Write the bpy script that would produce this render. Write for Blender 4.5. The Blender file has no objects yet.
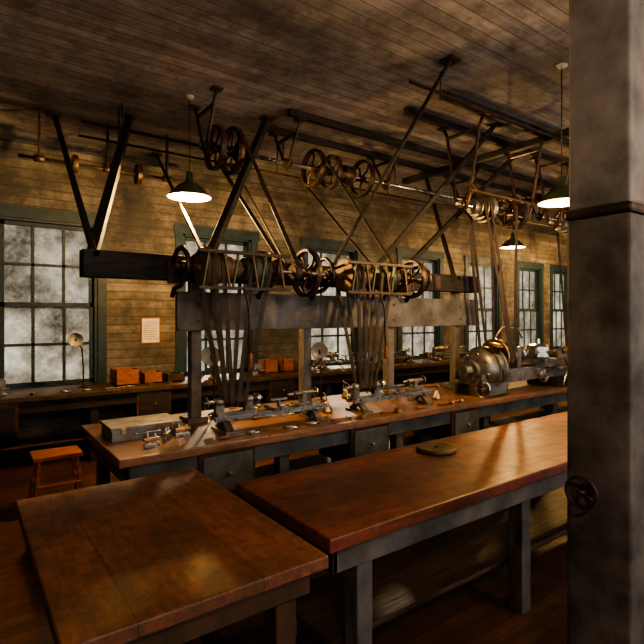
import bpy, bmesh, math, random
from mathutils import Vector, Matrix
random.seed(7)
scene=bpy.context.scene
V=Vector
# ------------------------------------------------------------ materials
def nt(name):
    m=bpy.data.materials.new(name); m.use_nodes=True
    t=m.node_tree; b=t.nodes['Principled BSDF']
    return m,t,b
def N(t,ty,**k):
    n=t.nodes.new(ty)
    for a,v in k.items(): setattr(n,a,v)
    return n
def math_n(t,op,a,b=None):
    n=N(t,'ShaderNodeMath',operation=op)
    for i,x in enumerate((a,b)):
        if x is None: continue
        if isinstance(x,(int,float)): n.inputs[i].default_value=x
        else: t.links.new(x,n.inputs[i])
    return n.outputs[0]
def mix(t,f,a,b,bt='MIX'):
    n=N(t,'ShaderNodeMixRGB',blend_type=bt)
    for i,x in enumerate((f,a,b)):
        if isinstance(x,(int,float)): n.inputs[i].default_value=x
        elif isinstance(x,tuple): n.inputs[i].default_value=(*x,1)
        else: t.links.new(x,n.inputs[i])
    return n.outputs[0]
def noise(t,vec,scale,detail=4,rough=.6):
    n=N(t,'ShaderNodeTexNoise'); n.inputs['Scale'].default_value=scale
    n.inputs['Detail'].default_value=detail; n.inputs['Roughness'].default_value=rough
    t.links.new(vec,n.inputs['Vector']); return n.outputs['Fac']
def ramp(t,fac,lo,hi):
    n=N(t,'ShaderNodeMapRange'); n.inputs[1].default_value=lo; n.inputs[2].default_value=hi
    t.links.new(fac,n.inputs[0]); return n.outputs[0]
def mat_basic(name,c1,c2,rough=.5,metal=0,scale=8,bump=.15,stretch=(1,1,1),spec=.5):
    m,t,b=nt(name)
    tc=N(t,'ShaderNodeTexCoord'); mp=N(t,'ShaderNodeMapping'); mp.inputs['Scale'].default_value=stretch
    t.links.new(tc.outputs['Object'],mp.inputs['Vector'])
    f=noise(t,mp.outputs[0],scale,6)
    f2=ramp(t,f,.35,.65)
    t.links.new(mix(t,f2,c1,c2),b.inputs['Base Color'])
    r=N(t,'ShaderNodeMapRange'); r.inputs[3].default_value=max(.05,rough-.12); r.inputs[4].default_value=min(1,rough+.15)
    t.links.new(f,r.inputs[0]); t.links.new(r.outputs[0],b.inputs['Roughness'])
    b.inputs['Metallic'].default_value=metal
    b.inputs['Specular IOR Level'].default_value=spec
    if bump:
        bp=N(t,'ShaderNodeBump'); bp.inputs['Strength'].default_value=bump; bp.inputs['Distance'].default_value=.01
        t.links.new(f,bp.inputs['Height']); t.links.new(bp.outputs[0],b.inputs['Normal'])
    return m
def mat_planks(name,axis,pitch,c1,c2,rough=.6,groove=.06,grain=(1,1,1),gs=12,dirt=.5,dirtcol=(.02,.018,.015),bump=.5,spec=.5,var=.45,ds=1.1,lo=.42,hi=.66):
    m,t,b=nt(name)
    tc=N(t,'ShaderNodeTexCoord'); sp=N(t,'ShaderNodeSeparateXYZ')
    t.links.new(tc.outputs['Object'],sp.inputs[0])
    a=math_n(t,'DIVIDE',sp.outputs[axis],pitch)
    a=math_n(t,'ADD',a,100.0)
    fr=math_n(t,'FRACT',a); fl=math_n(t,'FLOOR',a)
    g=math_n(t,'LESS_THAN',fr,groove)
    wn=N(t,'ShaderNodeTexWhiteNoise',noise_dimensions='1D'); t.links.new(fl,wn.inputs['W'])
    mp=N(t,'ShaderNodeMapping'); mp.inputs['Scale'].default_value=grain
    t.links.new(tc.outputs['Object'],mp.inputs['Vector'])
    off=N(t,'ShaderNodeCombineXYZ'); mul=math_n(t,'MULTIPLY',wn.outputs['Value'],37.0)
    for i in range(3): t.links.new(mul,off.inputs[i])
    t.links.new(off.outputs[0],mp.inputs['Location'])
    f=noise(t,mp.outputs[0],gs,7,.65); f2=ramp(t,f,.32,.68)
    col=mix(t,f2,c1,c2)
    v=math_n(t,'ADD',math_n(t,'MULTIPLY',wn.outputs['Value'],var),1-var*.6)
    vc=N(t,'ShaderNodeCombineXYZ')
    for i in range(3): t.links.new(v,vc.inputs[i])
    col=mix(t,1.0,col,vc.outputs[0],'MULTIPLY')
    d=noise(t,tc.outputs['Object'],ds,9,.75); d2=math_n(t,'MULTIPLY',ramp(t,d,lo,hi),dirt)
    col=mix(t,d2,col,dirtcol)
    e=noise(t,tc.outputs['Object'],ds*7,6,.7)
    col=mix(t,math_n(t,'MULTIPLY',ramp(t,e,.5,.72),dirt*.8),col,dirtcol)
    col=mix(t,math_n(t,'MULTIPLY',g,.8),col,tuple(x*.15 for x in c1))
    t.links.new(col,b.inputs['Base Color'])
    rr=N(t,'ShaderNodeMapRange'); rr.inputs[3].default_value=max(.08,rough-.25); rr.inputs[4].default_value=min(1,rough+.28)
    t.links.new(mix(t,.5,d,e),rr.inputs[0]); t.links.new(rr.outputs[0],b.inputs['Roughness'])
    b.inputs['Specular IOR Level'].default_value=spec
    h=math_n(t,'SUBTRACT',math_n(t,'MULTIPLY',f,.25),g)
    bp=N(t,'ShaderNodeBump'); bp.inputs['Strength'].default_value=bump; bp.inputs['Distance'].default_value=.008
    t.links.new(h,bp.inputs['Height']); t.links.new(bp.outputs[0],b.inputs['Normal'])
    return m
SIDING=mat_planks('painted_siding',2,.115,(.33,.28,.225),(.185,.16,.13),.6,.09,(.6,.6,6),5,.92,(.038,.033,.03),.7,.5,.5,.65,.38,.60)
CEIL=mat_planks('ceiling_boards',1,.13,(.52,.48,.48),(.33,.31,.31),.7,.07,(.5,6,1),5,.85,(.09,.08,.08),.6,.5,.45,.8,.40,.64)
FLOOR=mat_planks('floor_boards',1,.10,(.17,.075,.035),(.08,.04,.02),.5,.05,(.5,8,1),6,.6,(.025,.016,.012),.4)
REDTOP=mat_planks('red_bench_wood',1,.17,(.34,.105,.06),(.15,.045,.026),.40,.035,(.5,9,6),7,.8,(.045,.024,.018),.45,.6,.6,1.8)
TABLETOP=mat_planks('table_wood',0,.42,(.30,.12,.062),(.14,.057,.032),.5,.012,(5,.8,5),8,.8,(.04,.024,.017),.4,.5,.3,2.6)
MIDTOP=mat_planks('mid_bench_wood',1,.2,(.33,.17,.10),(.16,.078,.045),.32,.025,(.5,9,6),7,.65,(.045,.03,.024),.35,.8,.5,2.0)
DARKWOOD=mat_basic('dark_wood',(.10,.055,.03),(.04,.024,.014),.5,0,7,.3,(.6,6,.6))
GREYWOOD=mat_basic('grey_painted_wood',(.17,.16,.15),(.07,.065,.06),.55,0,5,.25,(1,3,1))
BEAMW=mat_basic('beam_wood',(.05,.042,.038),(.024,.021,.019),.65,0,6,.3,(.5,5,5),.3)
BOXW=mat_basic('box_wood',(.36,.13,.045),(.19,.07,.026),.55,0,6,.2,(1,6,6))
IRON=mat_basic('cast_iron',(.05,.04,.035),(.12,.075,.052),.45,.6,9,.2)
IRON2=mat_basic('machine_iron',(.30,.29,.275),(.13,.122,.115),.40,.7,9,.2)
STEEL=mat_basic('bright_steel',(.6,.59,.57),(.38,.365,.35),.27,1,14,.05)
BRASS=mat_basic('brass',(.58,.44,.27),(.36,.27,.15),.35,1,12,.05)
PULLEYW=mat_basic('pulley_tan_wood',(.25,.16,.09),(.13,.08,.045),.55,0,9,.15,(6,1,1))
BELT=mat_basic('leather_belt',(.06,.038,.026),(.03,.021,.015),.6,0,14,.2)
OLIVE=mat_basic('olive_paint',(.15,.16,.09),(.08,.09,.05),.5,0,9,.15)
TEAL=mat_basic('teal_frame_paint',(.03,.06,.075),(.018,.036,.046),.5,0,7,.2)
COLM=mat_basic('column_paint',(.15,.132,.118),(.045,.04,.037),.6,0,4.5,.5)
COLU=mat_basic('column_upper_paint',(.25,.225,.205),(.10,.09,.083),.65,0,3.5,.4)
PAPER=mat_basic('paper',(.75,.72,.62),(.6,.56,.47),.8,0,20,0)
INK=mat_basic('ink',(.05,.05,.05),(.1,.1,.1),.8,0,20,0)
SHADE=mat_basic('shade_enamel',(.10,.12,.05),(.06,.07,.035),.3,0,9,0)
SHADEIN=mat_basic('shade_inner_enamel',(.42,.24,.06),(.38,.21,.05),.6,0,9,0)
CERAM=mat_basic('ceramic_white',(.5,.48,.42),(.38,.36,.32),.35,0,9,0)
BLUEGR=mat_basic('bluegrey_paint',(.12,.135,.14),(.055,.062,.066),.5,0,6,.2)
def emis(name,c,s):
    m=bpy.data.materials.new(name); m.use_nodes=True; t=m.node_tree
    b=t.nodes['Principled BSDF']; b.inputs['Emission Color'].default_value=(*c,1); b.inputs['Emission Strength'].default_value=s
    b.inputs['Base Color'].default_value=(*c,1)
    return m
BULB=emis('bulb_glow',(1,.62,.18),8)
def glass(name,c1,c2,f0,s=1.3):
    m=bpy.data.materials.new(name); m.use_nodes=True; t=m.node_tree; t.nodes.clear()
    o=N(t,'ShaderNodeOutputMaterial'); tr=N(t,'ShaderNodeBsdfTransparent'); tl=N(t,'ShaderNodeBsdfTranslucent'); mx=N(t,'ShaderNodeMixShader')
    tc=N(t,'ShaderNodeTexCoord'); f=noise(t,tc.outputs['Object'],s,12,.8); f=ramp(t,f,.36,.68)
    t.links.new(mix(t,f,c1,c2),tr.inputs[0]); tl.inputs[0].default_value=(.40,.38,.34,1)
    mx.inputs[0].default_value=f0
    t.links.new(tr.outputs[0],mx.inputs[1]); t.links.new(tl.outputs[0],mx.inputs[2]); t.links.new(mx.outputs[0],o.inputs[0])
    return m
GLASS=glass('dusty_glass',(.012,.014,.016),(.22,.225,.22),.09)
CLEAR=glass('window_glass',(.7,.7,.7),(.95,.95,.93),.05)  # clearer panes for the added fill windows behind the camera
# ------------------------------------------------------------ mesh builder
def basis(axis):
    a=V(axis).normalized(); h=V((0,0,1)) if abs(a.z)<.9 else V((1,0,0))
    u=a.cross(h).normalized(); w=a.cross(u).normalized()
    return a,u,w
class B:
    def __init__(s,name): s.n=name; s.v=[]; s.f=[]; s.mi=[]; s.sm=[]; s.mats=[]; s.o=V((0,0,0)); s.k=1.0
    def add(s,vs,fs,mat,smooth=False):
        if mat not in s.mats: s.mats.append(mat)
        k=len(s.v); i=s.mats.index(mat)
        s.v+= [V(p)*s.k+s.o for p in vs]
        for f in fs: s.f.append([k+j for j in f]); s.mi.append(i); s.sm.append(smooth)
    def bx(s,x0,x1,y0,y1,z0,z1,mat):
        vs=[(x,y,z) for x in(x0,x1) for y in(y0,y1) for z in(z0,z1)]
        s.add(vs,[(0,1,3,2),(4,6,7,5),(0,4,5,1),(2,3,7,6),(0,2,6,4),(1,5,7,3)],mat)
    def box(s,c,d,mat,R=None):
        vs=[]
        for x in(-.5,.5):
            for y in(-.5,.5):
                for z in(-.5,.5):
                    p=V((x*d[0],y*d[1],z*d[2]))
                    if R: p=R@p
                    vs.append(p+V(c))
        s.add(vs,[(0,1,3,2),(4,6,7,5),(0,4,5,1),(2,3,7,6),(0,2,6,4),(1,5,7,3)],mat)
    def bar(s,p1,p2,w,h,mat):
        p1=V(p1);p2=V(p2); a,u,k=basis(p2-p1)
        vs=[p+u*(w/2*i)+k*(h/2*j) for p in(p1,p2) for i,j in((-1,-1),(1,-1),(1,1),(-1,1))]
        s.add(vs,[(0,1,2,3),(4,7,6,5),(0,4,5,1),(1,5,6,2),(2,6,7,3),(3,7,4,0)],mat)
    def lathe(s,o,axis,prof,mat,n=24,smooth=True,closed=False):
        a,u,w=basis(axis); o=V(o); vs=[];fs=[]
        for t,r in prof:
            for i in range(n):
                q=2*math.pi*i/n; vs.append(o+a*t+(u*math.cos(q)+w*math.sin(q))*max(r,.0004))
        m=len(prof)
        for j in range(m if closed else m-1):
            j2=(j+1)%m
            for i in range(n): fs.append((j*n+i,j*n+(i+1)%n,j2*n+(i+1)%n,j2*n+i))
        s.add(vs,fs,mat,smooth)
        if not closed:
            k=len(s.v)-len(vs); i=s.mats.index(mat)
            s.f.append([k+q for q in range(n)]); s.mi.append(i); s.sm.append(False)
            s.f.append([k+(m-1)*n+q for q in range(n)]); s.mi.append(i); s.sm.append(False)
    def cyl(s,p1,p2,r,mat,r2=None,n=16):
        p1=V(p1);p2=V(p2); L=(p2-p1).length
        s.lathe(p1,p2-p1,[(0,r),(L,r if r2 is None else r2)],mat,n)
    def torus(s,c,axis,R,r,mat,n=28,m=8):
        s.lathe(c,axis,[(r*math.sin(2*math.pi*i/m),R+r*math.cos(2*math.pi*i/m)) for i in range(m)],mat,n,True,True)
    def ring(s,c,axis,R,Ri,w,mat,n=28):
        s.lathe(c,axis,[(-w/2,R*.985),(0,R),(w/2,R*.985),(w/2,Ri),(-w/2,Ri)],mat,n,False,True)
    def tube(s,pts,r,mat,n=8):
        pts=[V(p) for p in pts]; vs=[];fs=[]
        a,u,w=basis(pts[1]-pts[0])
        for i,p in enumerate(pts):
            d=(pts[min(i+1,len(pts)-1)]-pts[max(i-1,0)]).normalized()
            u=(u-d*u.dot(d)).normalized(); w=d.cross(u)
            for k in range(n):
                q=2*math.pi*k/n; vs.append(p+(u*math.cos(q)+w*math.sin(q))*r)
        for j in range(len(pts)-1):
            for i in range(n): fs.append((j*n+i,j*n+(i+1)%n,(j+1)*n+(i+1)%n,(j+1)*n+i))
        fs.append(tuple(range(n))); fs.append(tuple(range(len(vs)-n,len(vs))))
        s.add(vs,fs,mat,True)
    def wheel(s,c,axis,R,w,mat,spokes=5,curve=.35,hub=.16,rot=0):
        c=V(c); a,u,k=basis(axis)
        s.ring(c,axis,R,R*.88,w,mat,36)
        s.cyl(c-a*w*.7,c+a*w*.7,R*hub,mat,n=14)
        for i in range(spokes):
            q0=2*math.pi*i/spokes+rot; pts=[]
            for j in range(6):
                t=j/5; rr=R*(hub*.8+(.9-hub*.8)*t); q=q0+curve*math.sin(t*math.pi)*(1)
                pts.append(c+(u*math.cos(q)+k*math.sin(q))*rr)
            s.tube(pts,R*.055,mat,6)
    def belt(s,c1,r1,c2,r2,w,mat=None,t=.006):
        mat=mat or BELT
        c1=V(c1);c2=V(c2); d=V((0,c2.y-c1.y,c2.z-c1.z)); D=d.length; d/=D; n=V((0,-d.z,d.y))
        be=math.acos(max(-1,min(1,(r1-r2)/D))); pts=[]
        K=10
        for i in range(K+1):
            q=be+(2*math.pi-2*be)*i/K; pts.append((c1,r1,q))
        for i in range(K+1):
            q=-be+2*be*i/K; pts.append((c2,r2,q))
        vs=[];fs=[]; ax=V((1,0,0))
        for c,r,q in pts:
            e=d*math.cos(q)+n*math.sin(q)
            for rr in(r+.001,r+t):
                for sg in(-1,1): vs.append(c+e*rr+ax*(sg*w/2))
        m=len(pts)
        for j in range(m):
            a=j*4;b=((j+1)%m)*4
            fs+=[(a,a+1,b+1,b),(a+2,b+2,b+3,a+3),(a,b,b+2,a+2),(a+1,a+3,b+3,b+1)]
        s.add(vs,fs,mat)
    def done(s,bevel=0):
        me=bpy.data.meshes.new(s.n); 
        me.from_pydata([tuple(p) for p in s.v],[],s.f)
        for m in s.mats: me.materials.append(m)
        for p,i,sm in zip(me.polygons,s.mi,s.sm): p.material_index=i; p.use_smooth=sm
        bm=bmesh.new(); bm.from_mesh(me); bmesh.ops.recalc_face_normals(bm,faces=bm.faces); bm.to_mesh(me); bm.free()
        o=bpy.data.objects.new(s.n,me); scene.collection.objects.link(o)
        if bevel:
            b=o.modifiers.new('bevel','BEVEL'); b.width=bevel; b.segments=2; b.limit_method='ANGLE'; b.angle_limit=math.radians(50)
        return o
# ------------------------------------------------------------ room shell
X0,X1,Y0,Y1,H=-1.6,16.5,-2.4,7.2,4.0
b=B('floor'); b.bx(X0-.2,X1+.2,Y0-.2,Y1+.2,-.12,0,FLOOR); b.done()
b=B('ceiling'); b.bx(X0-.2,X1+.2,Y0-.2,Y1+.2,H,H+.12,CEIL); b.done()
WZ0,WZ1=.80,2.96
wins=[.93,3.24,5.45,7.75,9.85,11.75,13.25,15.2]
hw=[.58]*5+[.5,.45,.5]
def wall_y(name,y0,y1,cs,hws,z0,z1):
    b=B(name)
    b.bx(X0,X1,y0,y1,0,z0,SIDING); b.bx(X0,X1,y0,y1,z1,H,SIDING)
    x=X0
    for c,h in zip(cs,hws):
        b.bx(x,c-h,y0,y1,z0,z1,SIDING); x=c+h
    b.bx(x,X1,y0,y1,z0,z1,SIDING); b.done()
wall_y('wall_back',Y1,Y1+.2,wins,hw,WZ0,WZ1)
fill_wins=[0.5,3.5,6.5,9.5,12.5]; fh=[.75]*5  # openings for added windows, out of view, letting in fill light
wall_y('wall_front',Y0-.2,Y0,fill_wins,fh,WZ0,WZ1)
b=B('wall_left'); b.bx(X0-.2,X0,Y0-.2,Y1+.2,0,H,SIDING); b.done()
b=B('wall_right'); 
b.bx(X1,X1+.2,Y0-.2,Y1+.2,0,WZ0,SIDING); b.bx(X1,X1+.2,Y0-.2,Y1+.2,WZ1,H,SIDING)
y=Y0-.2
for c in(1.0,3.4,5.6):
    b.bx(X1,X1+.2,y,c-.55,WZ0,WZ1,SIDING); y=c+.55
b.bx(X1,X1+.2,y,Y1+.2,WZ0,WZ1,SIDING); b.done()
wn=[0]
def window(c,h,along='x',pos=Y1,inn=-1,G=GLASS):
    wn[0]+=1; b=B('window_%d'%wn[0])
    def q(a0,a1,d0,d1,z0,z1,m):
        e0,e1=pos-inn*d0,pos-inn*d1
        if e0>e1: e0,e1=e1,e0
        if along=='x': b.bx(a0,a1,e0,e1,z0,z1,m)
        else: b.bx(e0,e1,a0,a1,z0,z1,m)
    z0,z1=WZ0,WZ1
    q(c-h-.1,c-h+.01,-.025,0.0,z0-.02,z1+.1,TEAL); q(c+h-.01,c+h+.1,-.025,0.0,z0-.02,z1+.1,TEAL)
    q(c-h-.12,c+h+.12,-.03,0.0,z1-.01,z1+.13,TEAL); q(c-h-.13,c+h+.13,-.09,0.0,z0-.05,z0,TEAL)
    q(c-h,c-h+.05,0,.16,z0,z1,TEAL); q(c+h-.05,c+h,0,.16,z0,z1,TEAL); q(c-h,c+h,0,.16,z1-.04,z1,TEAL); q(c-h,c+h,0,.16,z0,z0+.05,TEAL)
    zm=(z0+z1)/2
    for (a,e,d) in((z0+.05,zm+.02,.05),(zm-.02,z1-.04,.09)):
        l,r=c-h+.05,c+h-.05
        q(l,l+.045,d,d+.035,a,e,TEAL); q(r-.045,r,d,d+.035,a,e,TEAL)
        q(l,r,d,d+.035,a,a+.05,TEAL); q(l,r,d,d+.035,e-.045,e,TEAL)
        for i in(1,2):
            x=l+(r-l)*i/3; q(x-.016,x+.016,d+.005,d+.03,a,e,TEAL)
        m=(a+e)/2; q(l,r,d+.005,d+.03,m-.016,m+.016,TEAL)
        q(l,r,d+.014,d+.018,a,e,G)
    b.done()
for c,h in zip(wins,hw): window(c,h)
for c,h in zip(fill_wins,fh): window(c,h,'x',Y0,1,CLEAR)  # unseen windows added behind the camera as daylight fill
for c in(1.0,3.4,5.6): window(c,.55,'y',X1,-1)
b=B('baseboard_back'); b.bx(X0,X1,Y1-.025,Y1,0,.2,DARKWOOD); b.done(.004)
b=B('baseboard_right'); b.bx(X1-.025,X1,Y0,Y1-.025,0,.2,DARKWOOD); b.done(.004)
b=B('trim_1'); b.bx(X0,X1,Y1-.06,Y1,H-.12,H,GREYWOOD); b.done(.01)
b=B('trim_2'); b.bx(X1-.06,X1,Y0,Y1-.06,H-.12,H,GREYWOOD); b.done(.01)
b=B('ceiling_girder'); b.bx(X0,X1,.88,1.14,H-.32,H,GREYWOOD); b.done(.01)
for yy,xa in((4.62,2.9),(5.18,2.9),(3.35,3.9),(3.85,3.9)):
    b=B('ceiling_stringer'); b.bx(xa,14.5,yy-.03,yy+.03,H-.08,H,BEAMW); b.done(.006)
for xx in (5.75,8.6,11.0,13.4):
    b=B('ceiling_crossbeam'); b.bx(xx-.05,xx+.05,3.0,5.7,H-.16,H-.08,BEAMW); b.done(.006)
b=B('support_column')
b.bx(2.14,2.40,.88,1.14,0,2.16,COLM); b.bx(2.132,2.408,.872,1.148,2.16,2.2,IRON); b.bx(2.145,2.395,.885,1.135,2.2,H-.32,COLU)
b.bx(2.11,2.43,.85,1.17,0,.25,COLM)
b.bx(2.05,2.49,.86,1.16,H-.42,H-.32,BEAMW)
b.done(.012)
b=B('valve_handwheel'); b.torus((2.07,1.04,1.02),(1,0,0),.062,.008,IRON); b.cyl((2.05,1.04,1.02),(2.14,1.04,1.02),.012,IRON)
for i in range(4):
    q=i*math.pi/2+.4; b.cyl((2.07,1.04,1.02),(2.07,1.04+.062*math.cos(q),1.02+.062*math.sin(q)),.005,IRON,n=8)
b.lathe((2.12,1.04,1.02),(1,0,0),[(0,.03),(.02,.03)],IRON)
b.done()
# ------------------------------------------------------------ benches
def bench(name,x0,x1,y0,y1,z,top,th=.06,legx=(),leg=GREYWOOD,shelf=True,apron=.12,drawers=()):
    b=B(name)
    b.bx(x0,x1,y0,y1,z-th,z,top)
    b.bx(x0+.05,x1-.05,y0+.05,y0+.08,z-th-apron,z-th,leg); b.bx(x0+.05,x1-.05,y1-.08,y1-.05,z-th-apron,z-th,leg)
    b.bx(x0+.05,x0+.08,y0+.05,y1-.05,z-th-apron,z-th,leg)
    for x in legx:
        for y in(y0+.12,y1-.12): b.bx(x-.045,x+.045,y-.045,y+.045,0,z-th,leg)
        b.bx(x-.03,x+.03,y0+.12,y1-.12,.16,.24,leg)
        b.bx(x-.03,x+.03,y0+.08,y1-.08,z-th-.1,z-th,leg)
    if shelf: b.bx(x0+.15,x1-.15,y0+.2,y1-.15,.24,.27,DARKWOOD)
    for dx in drawers:
        b.bx(dx-.22,dx+.22,y0+.03,y0+.5,z-th-.32,z-th,DARKWOOD)
        b.bx(dx-.19,dx+.19,y0+.015,y0+.03,z-th-.29,z-th-.03,leg)
        b.lathe((dx,y0+.015,z-th-.16),(0,-1,0),[(0,.01),(.012,.012),(.03,.018),(.036,.008)],BRASS,12)
    return b.done(.007)
bench('workbench',1.2,8.0,1.6,2.45,.85,REDTOP,.06,(1.45,2.7,3.9,5.2,6.6,7.8),GREYWOOD,True,.12,())
bench('workbench',.8,9.8,3.25,4.47,.85,MIDTOP,.06,(.95,2.05,3.3,4.6,6.0,7.5,9.2),BLUEGR,True,.13,(1.55,2.9,4.2))
bench('workbench',-.6,14.2,6.35,7.08,.85,DARKWOOD,.06,(-.4,1.3,3.0,4.8,6.6,8.4,10.2,12,13.9),BEAMW,True,.14,(.3,2.0,3.9,5.6))
bench('work_table',.22,1.12,1.5,2.84,.85,TABLETOP,.05,(.42,.98),DARKWOOD,False,.1)
bench('workbench',10.2,15.2,3.3,4.4,.85,MIDTOP,.06,(10.4,12,13.5,15),BLUEGR,True,.13,())
# ------------------------------------------------------------ overhead frame over mid bench
b=B('countershaft_timber_frame')
b.bx(.72,5.3,3.93,4.07,2.03,2.23,BEAMW)
b.bx(1.42,5.3,3.95,3.99,1.62,1.94,GREYWOOD)
for x in(1.6,2.72,3.83,4.95):
    b.bx(x-.045,x+.045,3.99,4.08,.85,2.03,GREYWOOD)
    b.bx(x-.09,x+.09,3.95,4.15,.85,.9,GREYWOOD)
    for z in(1.7,1.86): b.lathe((x,3.95,z),(0,-1,0),[(0,.014),(.01,.012)],IRON,6)
for x in(1.75,3.0,4.5): b.bx(x-.05,x+.05,3.915,3.93,2.05,2.21,IRON)
b.done(.006)
def brace(p1,p2,w,h,m=BEAMW):
    b=B('ceiling_brace'); b.bar(p1,p2,w,h,m)
    p2=V(p2); b.box(p2-V((0,0,.01)),(.14,.14,.02),IRON); b.lathe(V(p1),(0,-1,0),[(-.05,.025),(.07,.025)],IRON,8); b.done(.004)
brace((1.71,4.1,2.15),(2.85,4.99,4.0),.07,.07)
brace((.81,4.08,2.2),(1.56,5.85,4.0),.075,.075)
brace((.81,4.0,2.2),(.86,6.3,4.0),.045,.045)
brace((3.5,4.0,2.15),(5.13,3.59,4.0),.05,.05)
brace((3.9,4.0,2.15),(6.19,3.94,4.0),.05,.05)
brace((1.7,4.0,2.2),(2.2,6.95,3.98),.03,.03)
brace((4.9,4.0,2.2),(5.9,5.4,3.98),.045,.045)
brace((3.0,4.0,2.2),(3.5,2.9,4.0),.03,.03)
brace((2.5,4.0,2.2),(3.3,6.8,3.98),.022,.022)
# ------------------------------------------------------------ main line shaft
b=B('overhead_line_shaft')
SY,SZ=4.9,3.5
b.cyl((1.99,SY,SZ),(14.3,SY,SZ),.024,STEEL,n=14)
def drop_hanger(b,x,y,z,top):
    for s in(-1,1):
        b.tube([(x,y+s*.28,top),(x,y+s*.22,top-.12),(x,y+s*.1,z+.1),(x,y+s*.07,z),(x,y,z-.075)],.018,IRON,6)
        b.box((x,y+s*.28,top-.012),(.1,.1,.024),IRON)
    b.cyl((x-.05,y,z),(x+.05,y,z),.045,IRON,n=14); b.bar((x,y-.2,top-.14),(x,y+.2,top-.14),.03,.03,IRON)
for x in(2.06,3.05,4.6,6.2,8.3,10.7,13.0): drop_hanger(b,x,SY,SZ,H if x<3 else H-.08)
for i,(x,R,w) in enumerate(((2.17,.235,.06),(2.36,.25,.07),(3.42,.225,.06),(3.68,.21,.06),(4.18,.235,.06),(6.5,.22,.1),(6.85,.18,.08),(7.4,.22,.1),(9.2,.24,.1),(9.7,.2,.1),(11.5,.22,.1))):
    b.wheel((x,SY,SZ),(1,0,0),R,w,IRON,6 if i%2 else 5,.3,.18,i*.4)
b.lathe((2.41,SY,SZ),(1,0,0),[(0,.09),(.02,.1),(.1,.1),(.12,.09)],IRON,24)
b.lathe((3.84,SY,SZ),(1,0,0),[(0,.11),(.02,.12),(.14,.12),(.16,.11)],IRON,24)
b.lathe((3.5,SY,SZ),(1,0,0),[(0,.07),(.1,.07)],IRON,20)
b.done()
b=B('ceiling_pipe_run')
b.cyl((1.0,5.55,3.72),(14,5.55,3.72),.018,IRON,n=10); b.cyl((1.0,5.7,3.62),(12,5.7,3.62),.013,IRON,n=10)
b.cyl((3.2,3.1,3.8),(14,3.1,3.8),.016,IRON,n=10)
for x in(1.4,3.4,5.4,7.4,9.4,11.4): 
    b.cyl((x,5.55,3.72),(x,5.55,4),.009,IRON,n=8); b.cyl((x,5.7,3.62),(x,5.7,4),.009,IRON,n=8)
for x in(3.6,7,11): b.cyl((x,3.1,3.8),(x,3.1,4),.009,IRON,n=8)
b.done()
b=B('belt_shifter_rail')
b.cyl((.5,6.2,3.45),(2.3,6.2,3.45),.018,IRON,n=10)
for x in(.7,1.4,2.1): b.bar((x,6.2,3.45),(x,6.2,4),.05,.02,IRON); b.cyl((x-.05,6.2,3.45),(x+.05,6.2,3.45),.04,IRON)
b.wheel((1.05,6.2,3.45),(1,0,0),.1,.05,IRON); b.wheel((1.75,6.2,3.45),(1,0,0),.12,.05,IRON)
b.done()
# ------------------------------------------------------------ countershaft with cone pulleys over bench
b=B('bench_countershaft')
CY,CZ=3.66,2.12
b.cyl((1.3,CY,CZ),(4.1,CY,CZ),.018,STEEL,n=12)
def jbracket(b,x):
    b.tube([(x,3.93,2.16),(x,3.84,2.26),(x,3.72,2.27),(x,3.62,2.2),(x,3.6,2.1),(x,3.66,2.04),(x,3.76,1.98),(x,3.9,1.96),(x,3.95,1.9)],.02,IRON,8)
    b.cyl((x-.05,CY,CZ),(x+.05,CY,CZ),.038,IRON,n=12)
    b.box((x,3.925,2.1),(.09,.02,.2),IRON)
for x in(1.38,2.16,2.74,3.66,4.02): jbracket(b,x)
def cone(b,x,m=PULLEYW,s=1,rev=False,n=4):
    rs=[.155-.028*i for i in range(n)]
    if rev: rs=rs[::-1]
    pr=[]
    for i,r in enumerate(rs):
        t=i*.085*s; pr+=[(t,r-.006),(t+.01,r),(t+.065*s,r),(t+.075*s,r-.006)]
    b.lathe((x,CY,CZ),(1,0,0),pr,m,28,False)
cone(b,1.5,PULLEYW,1); cone(b,1.86,OLIVE,.75,True,3); cone(b,2.9,PULLEYW,1); cone(b,3.28,OLIVE,.75,True,3)
b.wheel((2.48,CY,CZ+.0),(1,0,0),.215,.05,IRON,5,.35,.17,.3)
b.wheel((3.8,CY,CZ),(1,0,0),.2,.06,IRON,6,.3,.17,.1)
b.lathe((3.5,CY,CZ),(1,0,0),[(0,.085),(.03,.09),(.06,.085)],IRON,24); b.lathe((2.33,CY,CZ),(1,0,0),[(0,.065),(.035,.07),(.07,.065)],IRON,24)
b.done()
b=B('belt_shifter')
for x0 in(1.46,2.86):
    b.bx(x0-.06,x0+.72,3.44,3.465,2.21,2.235,DARKWOOD); b.bx(x0-.06,x0+.72,3.44,3.465,1.94,1.965,DARKWOOD)
    for i in range(6):
        xx=x0+.02+i*.12
        b.bar((xx,3.455,2.22),(xx+.05*(1 if i%2 else -1),3.455,1.94),.022,.014,PULLEYW if i%2 else OLIVE)
    for xx in(x0-.02,x0+.66): b.bar((xx,3.455,2.225),(xx,3.93,2.15),.02,.02,IRON)
    b.tube([(x0+.3,3.44,1.95),(x0+.32,3.40,1.8),(x0+.33,3.40,1.45)],.009,IRON); b.lathe((x0+.33,3.40,1.46),(0,0,-1),[(0,.01),(.02,.018),(.1,.015),(.12,.006)],BOXW,12)
b.done(.002)
b=B('drive_belt')
b.belt((3.42,SY,SZ),.225,(3.53,CY,CZ),.09,.045)
b.belt((2.36,SY,SZ),.25,(2.365,CY,CZ),.07,.05)
b.done()
def belts(name,lst):
    b=B(name)
    for a in lst: b.belt(*a)
    b.done()
HZ=1.08; HY=3.58
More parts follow.
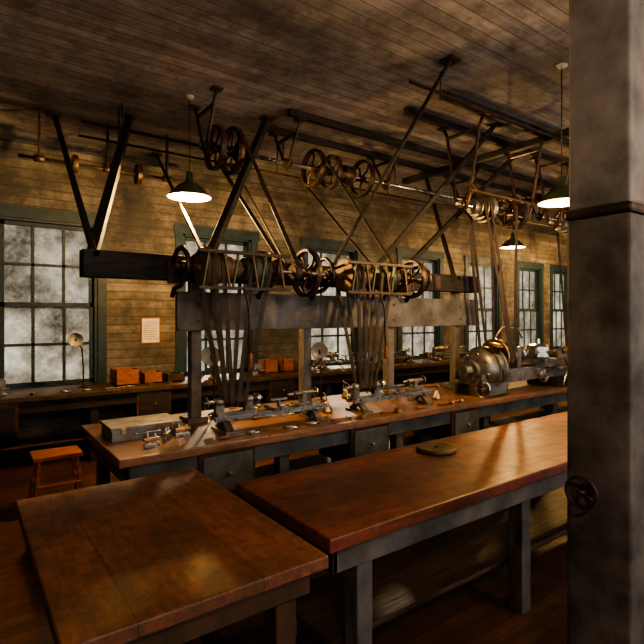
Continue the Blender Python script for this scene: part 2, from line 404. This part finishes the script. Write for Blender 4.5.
belts('lathe_belt',[((1.54,CY,CZ),.157,(1.66,HY,HZ),.03,.04),((1.63,CY,CZ),.13,(1.71,HY,HZ),.038,.035),((1.89,CY,CZ),.1,(1.76,HY,HZ),.046,.035),((2.03,CY,CZ),.155,(1.81,HY,HZ),.054,.035)])
belts('lathe_belt',[((2.94,CY,CZ),.157,(3.02,HY,HZ),.03,.04),((3.03,CY,CZ),.13,(3.07,HY,HZ),.038,.035),((3.3,CY,CZ),.1,(3.12,HY,HZ),.046,.035),((3.4,CY,CZ),.128,(3.17,HY,HZ),.054,.035)])
# ------------------------------------------------------------ bench lathes
def bench_lathe(x,y,L=1.05,z=.85):
    b=B('bench_lathe'); b.o=V((x,y,z))
    for dy in(-.045,.045): b.bx(0,L,dy-.018,dy+.018,.09,.125,STEEL)
    b.bx(.02,L-.02,-.03,.03,.095,.11,IRON2)
    for fx in(.1,L-.12):
        b.bar((fx,0,.09),(fx,-.1,.015),.06,.03,IRON2); b.bar((fx,0,.09),(fx,.1,.015),.06,.03,IRON2); b.bx(fx-.05,fx+.05,-.14,.14,0,.02,IRON2)
    b.bx(.02,.34,-.06,.06,.125,.15,IRON2)
    for hx in(.04,.29): 
        b.bar((hx+.015,0,.14),(hx+.015,0,.25),.05,.07,IRON2); b.cyl((hx-.01,0,.23),(hx+.045,0,.23),.035,IRON2)
    b.cyl((-.06,0,.23),(.42,0,.23),.012,STEEL)
    pr=[]
    for i,r in enumerate((.028,.036,.044,.052)): pr+=[(.08+i*.05,r-.003),(.085+i*.05,r),(.12+i*.05,r),(.125+i*.05,r-.003)]
    b.lathe((0,0,.23),(1,0,0),pr,BRASS,20,False)
    b.lathe((.36,0,.23),(1,0,0),[(0,.03),(.01,.045),(.04,.045),(.05,.02),(.08,.006)],STEEL,20)
    b.wheel((-.05,0,.23),(1,0,0),.05,.012,IRON2,4,0)
    b.bx(.5,.62,-.09,.09,.125,.15,IRON2); b.cyl((.56,-.05,.15),(.56,-.05,.2),.015,IRON2); b.bar((.48,-.05,.21),(.64,-.05,.21),.03,.015,STEEL)
    b.cyl((.56,-.09,.137),(.56,-.17,.137),.008,STEEL); b.wheel((.56,-.17,.137),(0,1,0),.035,.01,STEEL,4,0)
    b.bx(.76,.9,-.05,.05,.125,.15,IRON2); b.bar((.83,0,.14),(.83,0,.24),.07,.05,IRON2); b.cyl((.74,0,.23),(.94,0,.23),.024,IRON2)
    b.cyl((.68,0,.23),(.74,0,.23),.01,STEEL,r2=.012); b.wheel((.96,0,.23),(1,0,0),.045,.012,STEEL,4,0); b.cyl((.96,.03,.23+.03),(1.0,.03,.26),.006,IRON)
    b.done(.003)
bench_lathe(1.56,3.58); bench_lathe(2.92,3.58)
for x in(4.8,6.0,7.6,9.4): bench_lathe(x,6.75)
# ------------------------------------------------------------ turret lathe
def turret_lathe(x,y,z=.85,kind=0,k=1.0):
    b=B('turret_lathe'); b.o=V((x,y,z)); b.k=k
    b.bx(0,1.5,-.13,.13,.1,.2,IRON2); b.bx(0,.34,-.17,.17,0,.1,IRON); b.bx(1.2,1.46,-.17,.17,0,.1,IRON)
    for dy in(-.1,.1): b.bx(.4,1.5,dy-.02,dy+.02,.2,.225,STEEL)
    if kind==0:
        b.lathe((.32,0,.23),(-1,0,0),[(0,.17),(.01,.205),(.05,.21),(.055,.19),(.08,.19),(.085,.215),(.15,.215),(.155,.195),(.2,.19),(.24,.16),(.27,.115),(.28,.085),(.31,.08),(.315,.095),(.335,.095),(.34,.05),(.39,.042),(.4,.055),(.425,.055),(.43,.02)],IRON2,36)
        for i in range(8):
            q=i*math.pi/4+.2; b.lathe((.1,.15*math.cos(q),.23+.15*math.sin(q)),(-1,0,0),[(-.03,.014),(.03,.014),(.04,.008)],BRASS,8)
        b.lathe((.2,-.12,.4),(0,-.3,1),[(0,.05),(.05,.05),(.055,.065),(.07,.065),(.08,.03)],BRASS,20)
        b.bx(.02,.3,-.2,.2,.02,.12,IRON2)
        b.wheel((-.02,-.16,.08),(1,0,0),.08,.02,STEEL,4,0)
        b.cyl((-.02,-.16,.08),(.1,-.16,.08),.012,STEEL)
    else:
        for hx in(.06,.34): b.bar((hx,0,.18),(hx,0,.42),.12,.06,IRON2)
        b.wheel((.18,0,.34),(1,0,0),.16,.04,IRON2,5,.2)
        b.cyl((0,0,.34),(.34,0,.34),.03,STEEL)
    pr=[]
    for i,r in enumerate((.17,.14,.11,.08)): pr+=[(.36+i*.07,r-.005),(.368+i*.07,r),(.418+i*.07,r),(.425+i*.07,r-.005)]
    b.lathe((0,0,.34),(1,0,0),pr,BRASS,28,False)
    b.bar((.68,0,.18),(.68,0,.42),.14,.07,IRON2); b.cyl((.3,0,.34),(.86,0,.34),.03,STEEL)
    b.lathe((.74,0,.34),(1,0,0),[(0,.05),(.01,.085),(.07,.085),(.08,.06),(.1,.03)],STEEL,24)
    b.bx(.98,1.3,-.16,.16,.22,.29,IRON2); b.lathe((1.12,0,.29),(0,0,1),[(0,.11),(.015,.12),(.12,.12),(.135,.1),(.15,.03),(.2,.025)],STEEL,6,False)
    for i in range(6):
        q=i*math.pi/3+.52; b.cyl((1.12+.1*math.cos(q),.1*math.sin(q),.36),(1.12+.2*math.cos(q),.2*math.sin(q),.36),.018,STEEL,n=10)
    b.cyl((1.28,-.1,.2),(1.28,-.25,.2),.02,STEEL)
    for i in range(6):
        q=i*math.pi/3; e=(1.28+.19*math.cos(q),-.24,.2+.19*math.sin(q)); b.cyl((1.28,-.24,.2),e,.009,STEEL,n=8); b.lathe(e,(math.cos(q),0,math.sin(q)),[(-.02,.01),(0,.018),(.02,.01)],IRON,10)
    b.tube([(.6,.12,.2),(.6,.16,.5),(.68,.12,.62),(.8,.02,.6),(.84,0,.5)],.011,BRASS)
    b.wheel((.9,-.2,.14),(0,1,0),.07,.02,STEEL,5,0)
    b.cyl((.9,-.13,.14),(.9,-.2,.14),.012,STEEL)
    b.tube([(.12,-.2,.1),(.1,-.28,.16),(.06,-.3,.3)],.01,STEEL)
    b.done(.005)
turret_lathe(4.62,3.56,.85,0,1.22); turret_lathe(6.65,3.62,.85,1,.95); turret_lathe(8.2,3.6,.85,1); turret_lathe(10.6,3.7,.85,1); turret_lathe(12.6,3.7,.85,1)
def ceiling_counter(x,y,z,belts_to,lst):
    b=B('ceiling_countershaft')
    b.cyl((x-.65,y,z),(x+.75,y,z),.02,STEEL,n=12)
    for xx in(x-.55,x+.65): drop_hanger(b,xx,y,z,H-.08)
    for i,(dx,R,w) in enumerate(lst): b.wheel((x+dx,y,z),(1,0,0),R,w,IRON,5,.3,.18,i)
    pr=[]
    for i,r in enumerate((.17,.14,.11,.08)[::-1]): pr+=[(-.4+i*.07,r-.005),(-.392+i*.07,r),(-.342+i*.07,r),(-.335+i*.07,r-.005)]
    b.lathe((x,y,z),(1,0,0),pr,IRON2,28,False)
    b.bar((x-.7,y-.22,z+.1),(x+.8,y-.22,z+.1),.035,.025,DARKWOOD); b.bar((x-.55,y-.22,z+.1),(x-.55,y-.1,z+.25),.03,.02,IRON); b.bar((x+.65,y-.22,z+.1),(x+.65,y-.1,z+.25),.03,.02,IRON)
    b.done()
    b=B('drive_belt')
    for a in belts_to: b.belt(*a)
    b.done()
TY=3.6; LZ=.85+.34*1.22
ceiling_counter(5.1,TY,2.98,[((4.8,TY,2.98),.112,(5.10,3.56,LZ),.208,.05),((4.87,TY,2.98),.142,(5.185,3.56,LZ),.172,.045),((5.32,TY,2.98),.17,(5.27,3.56,LZ),.136,.05),((5.54,TY,2.98),.17,(5.35,SY,SZ),.025,.05)],((.22,.17,.07),(.44,.17,.07)))
ceiling_counter(7.0,TY,2.98,[((6.75,TY,2.98),.12,(7.09,3.62,1.173),.134,.05),((7.22,TY,2.98),.17,(7.4,SY,SZ),.22,.05)],((.22,.17,.07),(.44,.2,.07)))
ceiling_counter(9.0,TY,2.98,[((8.75,TY,2.98),.12,(8.66,3.6,1.19),.142,.05),((9.22,TY,2.98),.17,(9.2,SY,SZ),.24,.05)],((.22,.17,.07),(.44,.2,.07)))
ceiling_counter(11.3,TY,2.98,[((11.05,TY,2.98),.12,(11.06,3.7,1.19),.142,.05)],((.22,.17,.07),(.44,.2,.07)))
# ------------------------------------------------------------ pendant lamps
def lamp(x,y,z,e,R=.2,col=(1,.62,.25)):
    b=B('pendant_lamp'); k=R/.2
    out=[(0,R),(.05*k,.165*k),(.10*k,.115*k),(.135*k,.06*k),(.16*k,.035),(.23*k,.032),(.245*k,.012)]
    inn=[(.003,R-.004),(.048*k,.158*k),(.094*k,.108*k),(.127*k,.053*k),(.135*k,.01)]
    b.lathe((x,y,z),(0,0,1),out,SHADE,36); b.f.pop(-2); b.mi.pop(-2); b.sm.pop(-2)
    b.lathe((x,y,z),(0,0,1),inn,SHADEIN,36); b.f.pop(-2); b.mi.pop(-2); b.sm.pop(-2)
    b.lathe((x,y,z+.10*k),(0,0,-1),[(0,.014),(.02,.016),(.05,.03),(.08,.036),(.11,.03),(.135,.006)],BULB,16)
    b.cyl((x,y,z+.24*k),(x,y,H-.01),.005,IRON,n=8); b.lathe((x,y,H),(0,0,-1),[(0,.05),(.01,.05),(.03,.02)],CERAM,16)
    o=b.done()
    l=bpy.data.lights.new('lamp_light','POINT'); l.energy=e; l.color=col; l.shadow_soft_size=.05
    lo=bpy.data.objects.new('lamp_light',l); scene.collection.objects.link(lo); lo.location=(x,y,z-.1); lo.parent=o
lamp(1.915,4.97,2.96,330,.22)
lamp(4.39,2.38,2.76,120,.2)
lamp(8.1,5.3,2.97,130,.22)
lamp(12.0,5.3,2.97,320,.22)
FILL_WARM=(1,.76,.52)
lamp(.1,-.9,3.0,120,.2,FILL_WARM); lamp(3.6,-.7,3.0,80,.2,FILL_WARM); lamp(7.5,1.2,3.0,80,.2,FILL_WARM)  # unseen lamps, added outside the view to give fill light
def task(x,y,zb,zh,dirv,off=(0,0)):
    b=B('task_lamp'); 
    b.lathe((x,y,zb),(0,0,1),[(0,.06),(.01,.06),(.025,.02)],IRON,20)
    hx,hy=x+off[0],y+off[1]
    b.tube([(x,y,zb+.02),(x,y,zb+.25),(x+off[0]*.2,y+off[1]*.2,zh-.12),(x+off[0]*.7,y+off[1]*.7,zh-.05),(hx,hy,zh)],.009,IRON)
    b.lathe((hx,hy,zh),dirv,[(-.07,.02),(-.03,.03),(0,.06),(.03,.085),(.035,.088),(.03,.08),(.0,.05),(-.02,.02)],CERAM,28)
    b.done()
task(1.86,4.22,.85,1.39,(-.45,-.85,-.1),(-.04,-.02))
task(3.05,4.22,.85,1.39,(-.5,-.8,-.1),(-.04,-.02))
task(1.25,6.8,.85,1.46,(-.2,-.95,-.1),(-.12,-.2))
task(3.7,4.25,.85,1.3,(-.5,-.8,-.3),(.05,-.05))
# ------------------------------------------------------------ small objects
b=B('wall_notice'); b.bx(2.06,2.34,7.185,7.2,1.34,1.72,BOXW); b.bx(2.08,2.32,7.181,7.185,1.36,1.70,PAPER)
for i in range(9): b.bx(2.1,2.3-random.random()*.06,7.179,7.181,1.65-i*.03,1.655-i*.03,INK)
b.done()
b=B('wooden_disc'); b.lathe((2.56,2.24,.85),(0,0,1),[(0,.125),(.004,.13),(.02,.13),(.026,.122)],DARKWOOD,40); b.lathe((2.56,2.24,.876),(0,0,1),[(0,.018),(.008,.014)],IRON,12); b.done()
b=B('metal_toolbox'); b.bx(.87,1.36,3.72,4.05,.85,.925,IRON2); b.bx(.86,1.37,3.71,4.06,.925,.95,IRON2)
b.tube([(1.02,3.71,.9),(1.02,3.685,.9),(1.2,3.685,.9),(1.2,3.71,.9)],.006,STEEL)
for x in(.93,1.29): b.bx(x,x+.03,3.7,3.71,.9,.94,BRASS)
b.done(.005)
def vise(x,y,z):
    b=B('bench_vise'); b.o=V((x,y,z))
    b.lathe((0,0,0),(0,0,1),[(0,.08),(.02,.08),(.03,.05),(.07,.045)],IRON2,20)
    b.bx(-.045,.045,-.02,.14,.07,.15,IRON2); b.bx(-.06,.06,-.02,.02,.11,.19,IRON2); b.bx(-.06,.06,-.1,-.06,.09,.19,IRON2)
    b.bx(-.03,.03,-.1,.05,.08,.12,IRON2); b.cyl((0,-.1,.1),(0,-.2,.1),.014,STEEL); b.cyl((-.09,-.19,.1),(.09,-.19,.1),.007,STEEL,n=8)
    b.done(.004)
for x in(.35,2.9,3.55,4.6,7.25,9.0): vise(x,6.6,.85)
def wooden_box(x0,x1,y0,y1,z,h,m=BOXW):
    b=B('wooden_box'); t=.015
    b.bx(x0,x1,y0,y1,z,z+t,m); b.bx(x0,x1,y0,y0+t,z,z+h,m); b.bx(x0,x1,y1-t,y1,z,z+h,m); b.bx(x0,x0+t,y0,y1,z,z+h,m); b.bx(x1-t,x1,y0,y1,z,z+h,m)
    n=3
    for i in range(1,n): xx=x0+(x1-x0)*i/n; b.bx(xx-.005,xx+.005,y0+t,y1-t,z,z+h*.9,m)
    b.done(.002)
wooden_box(1.6,1.9,6.65,6.95,.85,.2); wooden_box(1.95,2.2,6.65,6.9,.85,.14); wooden_box(2.25,2.5,6.65,6.9,.85,.1,DARKWOOD)
wooden_box(3.8,4.05,6.75,6.98,.85,.2); wooden_box(4.13,4.35,6.75,6.98,.85,.2)
def toolset(name,x0,x1,y0,y1,z,n,seed,along=False,step=None):
    r=random.Random(seed); b=B(name)
    for i in range(n):
        x=x0+(x1-x0)*(i+r.uniform(.2,.6))/n; y=r.uniform(y0,y1); q=r.uniform(-.12,.12) if along else r.uniform(-.9,.9); d=V((math.cos(q),math.sin(q),0)); p=V((x,y,z+.012)); k=r.randrange(5)
        if k==0:
            b.cyl(p,p+d*.2,.011,BOXW,n=8); e=p+d*.2; s=V((-d.y,d.x,0)); b.cyl(e-s*.045,e+s*.045,.012,STEEL,n=10,r2=.008)
        elif k==1:
            b.bar(p,p+d*.16,.018,.008,STEEL); b.torus(p+d*.175,(0,0,1),.018,.007,STEEL,16,6); b.torus(p-d*.015,(0,0,1),.015,.006,STEEL,16,6)
        elif k==2:
            b.lathe(p,d,[(0,.008),(.02,.012),(.07,.011),(.08,.006)],BOXW,10); b.bar(p+d*.08,p+d*.2,.018,.006,IRON2)
        elif k==3:
            s=V((-d.y,d.x,0)); b.tube([p,p+d*.1,p+d*.1+s*.05,p+s*.05],.007,STEEL,6); b.cyl(p+s*.05,p+s*.02,.005,BRASS,n=8)
        else:
            b.ring(p+V((0,0,.004)),(0,0,1),.035,.02,.03,BRASS if r.random()<.5 else IRON2,20)
    b.done()
toolset('scattered_hand_tools',1.45,4.2,3.32,3.36,.851,11,1,True)
toolset('scattered_hand_tools',1.75,2.6,3.8,3.88,.851,4,2,True)
toolset('scattered_hand_tools',3.95,4.8,4.15,4.35,.851,4,4)
toolset('scattered_hand_tools',2.0,2.95,4.2,4.35,.851,4,8)
toolset('scattered_hand_tools',5.0,9.0,4.1,4.3,.851,16,9)
toolset('scattered_hand_tools',.6,2.6,6.42,6.46,.851,8,3,True)
toolset('scattered_hand_tools',4.9,8.8,6.42,6.46,.851,14,5,True)
def gclamp(x,y,z,q):
    b=B('toolmakers_clamp'); d=V((math.cos(q),math.sin(q),0)); p=V((x,y,z)); 
    b.bar(p+V((0,0,.015)),p+d*.12+V((0,0,.015)),.025,.03,STEEL); b.bar(p+V((0,0,.055)),p+d*.12+V((0,0,.055)),.025,.02,BRASS)
    b.cyl(p+d*.03,p+d*.03+V((0,0,.1)),.006,STEEL); b.cyl(p+d*.09+V((0,0,.0)),p+d*.09+V((0,0,.09)),.006,STEEL); b.done(.003)
gclamp(1.0,3.42,.85,.3); gclamp(1.17,3.5,.85,1.0); gclamp(1.28,3.6,.85,.1)
def oil_can(x,y,z):
    b=B('oil_can'); b.lathe((x,y,z),(0,0,1),[(0,.045),(.01,.05),(.03,.048),(.08,.016),(.1,.012)],BRASS,24); b.tube([(x,y,z+.1),(x-.02,y-.02,z+.15),(x-.09,y-.07,z+.2)],.005,BRASS); b.done()
oil_can(2.75,3.72,.85); oil_can(4.12,3.6,.85); oil_can(3.4,4.25,.85)
b=B('wooden_step_stool')
sx,sy=.72,5.15
b.bx(sx-.2,sx+.2,sy-.16,sy+.16,.46,.495,BOXW)
for ix in(-1,1):
    for iy in(-1,1): b.bar((sx+ix*.15,sy+iy*.12,.46),(sx+ix*.2,sy+iy*.2,0),.04,.03,BOXW)
    b.bar((sx+ix*.175,sy-.15,.24),(sx+ix*.175,sy+.15,.24),.03,.03,BOXW)
b.bx(sx-.19,sx+.19,sy-.19,sy-.1,.23,.25,BOXW)
b.done(.004)
b=B('drill_press')
dx,dy=6.6,2.85
b.bx(dx-.2,dx+.2,dy-.15,dy+.15,0,.06,IRON); b.cyl((dx,dy+.05,.06),(dx,dy+.05,1.75),.04,IRON2)
b.lathe((dx,dy-.08,.95),(0,0,1),[(0,.03),(.02,.14),(.045,.15)],IRON2,28); b.bar((dx,dy+.05,.94),(dx,dy-.08,.95),.06,.05,IRON2)
b.bx(dx-.07,dx+.07,dy-.18,dy+.1,1.45,1.68,IRON2); b.cyl((dx,dy-.1,1.45),(dx,dy-.1,1.22),.022,STEEL); b.lathe((dx,dy-.1,1.22),(0,0,-1),[(0,.025),(.05,.03),(.07,.012),(.16,.006)],STEEL,14)
b.wheel((dx+.1,dy-.05,1.56),(1,0,0),.12,.02,IRON2,4,0); b.lathe((dx,dy,1.68),(0,0,1),[(0,.1),(.03,.1),(.031,.07),(.06,.07)],BRASS,24)
b.done(.004)
# ------------------------------------------------------------ world, sun and camera
w=bpy.data.worlds.new('overcast_sky'); scene.world=w; w.use_nodes=True
bg=w.node_tree.nodes['Background']; bg.inputs[0].default_value=(.93,.96,1.0,1); bg.inputs[1].default_value=7.5
s=bpy.data.lights.new('sun','SUN'); s.energy=110; s.angle=.04; s.color=(1,.80,.55)
so=bpy.data.objects.new('sun',s); scene.collection.objects.link(so); so.rotation_euler=V((-.5,-.85,-.37)).to_track_quat('-Z','Y').to_euler(); so.location=(8,12,8)
cam=bpy.data.cameras.new('camera'); co=bpy.data.objects.new('camera',cam); scene.collection.objects.link(co)
co.location=(0,0,1.75); co.rotation_euler=(math.radians(90),0,-math.atan2(.5868,.8097))
cam.sensor_width=36; cam.lens=36*500/644; cam.shift_y=-7/644; cam.clip_start=.05
scene.camera=co
try:
    scene.view_settings.view_transform='AgX'; scene.view_settings.look='AgX - High Contrast'; scene.view_settings.exposure=.1
except Exception as e: print(e)
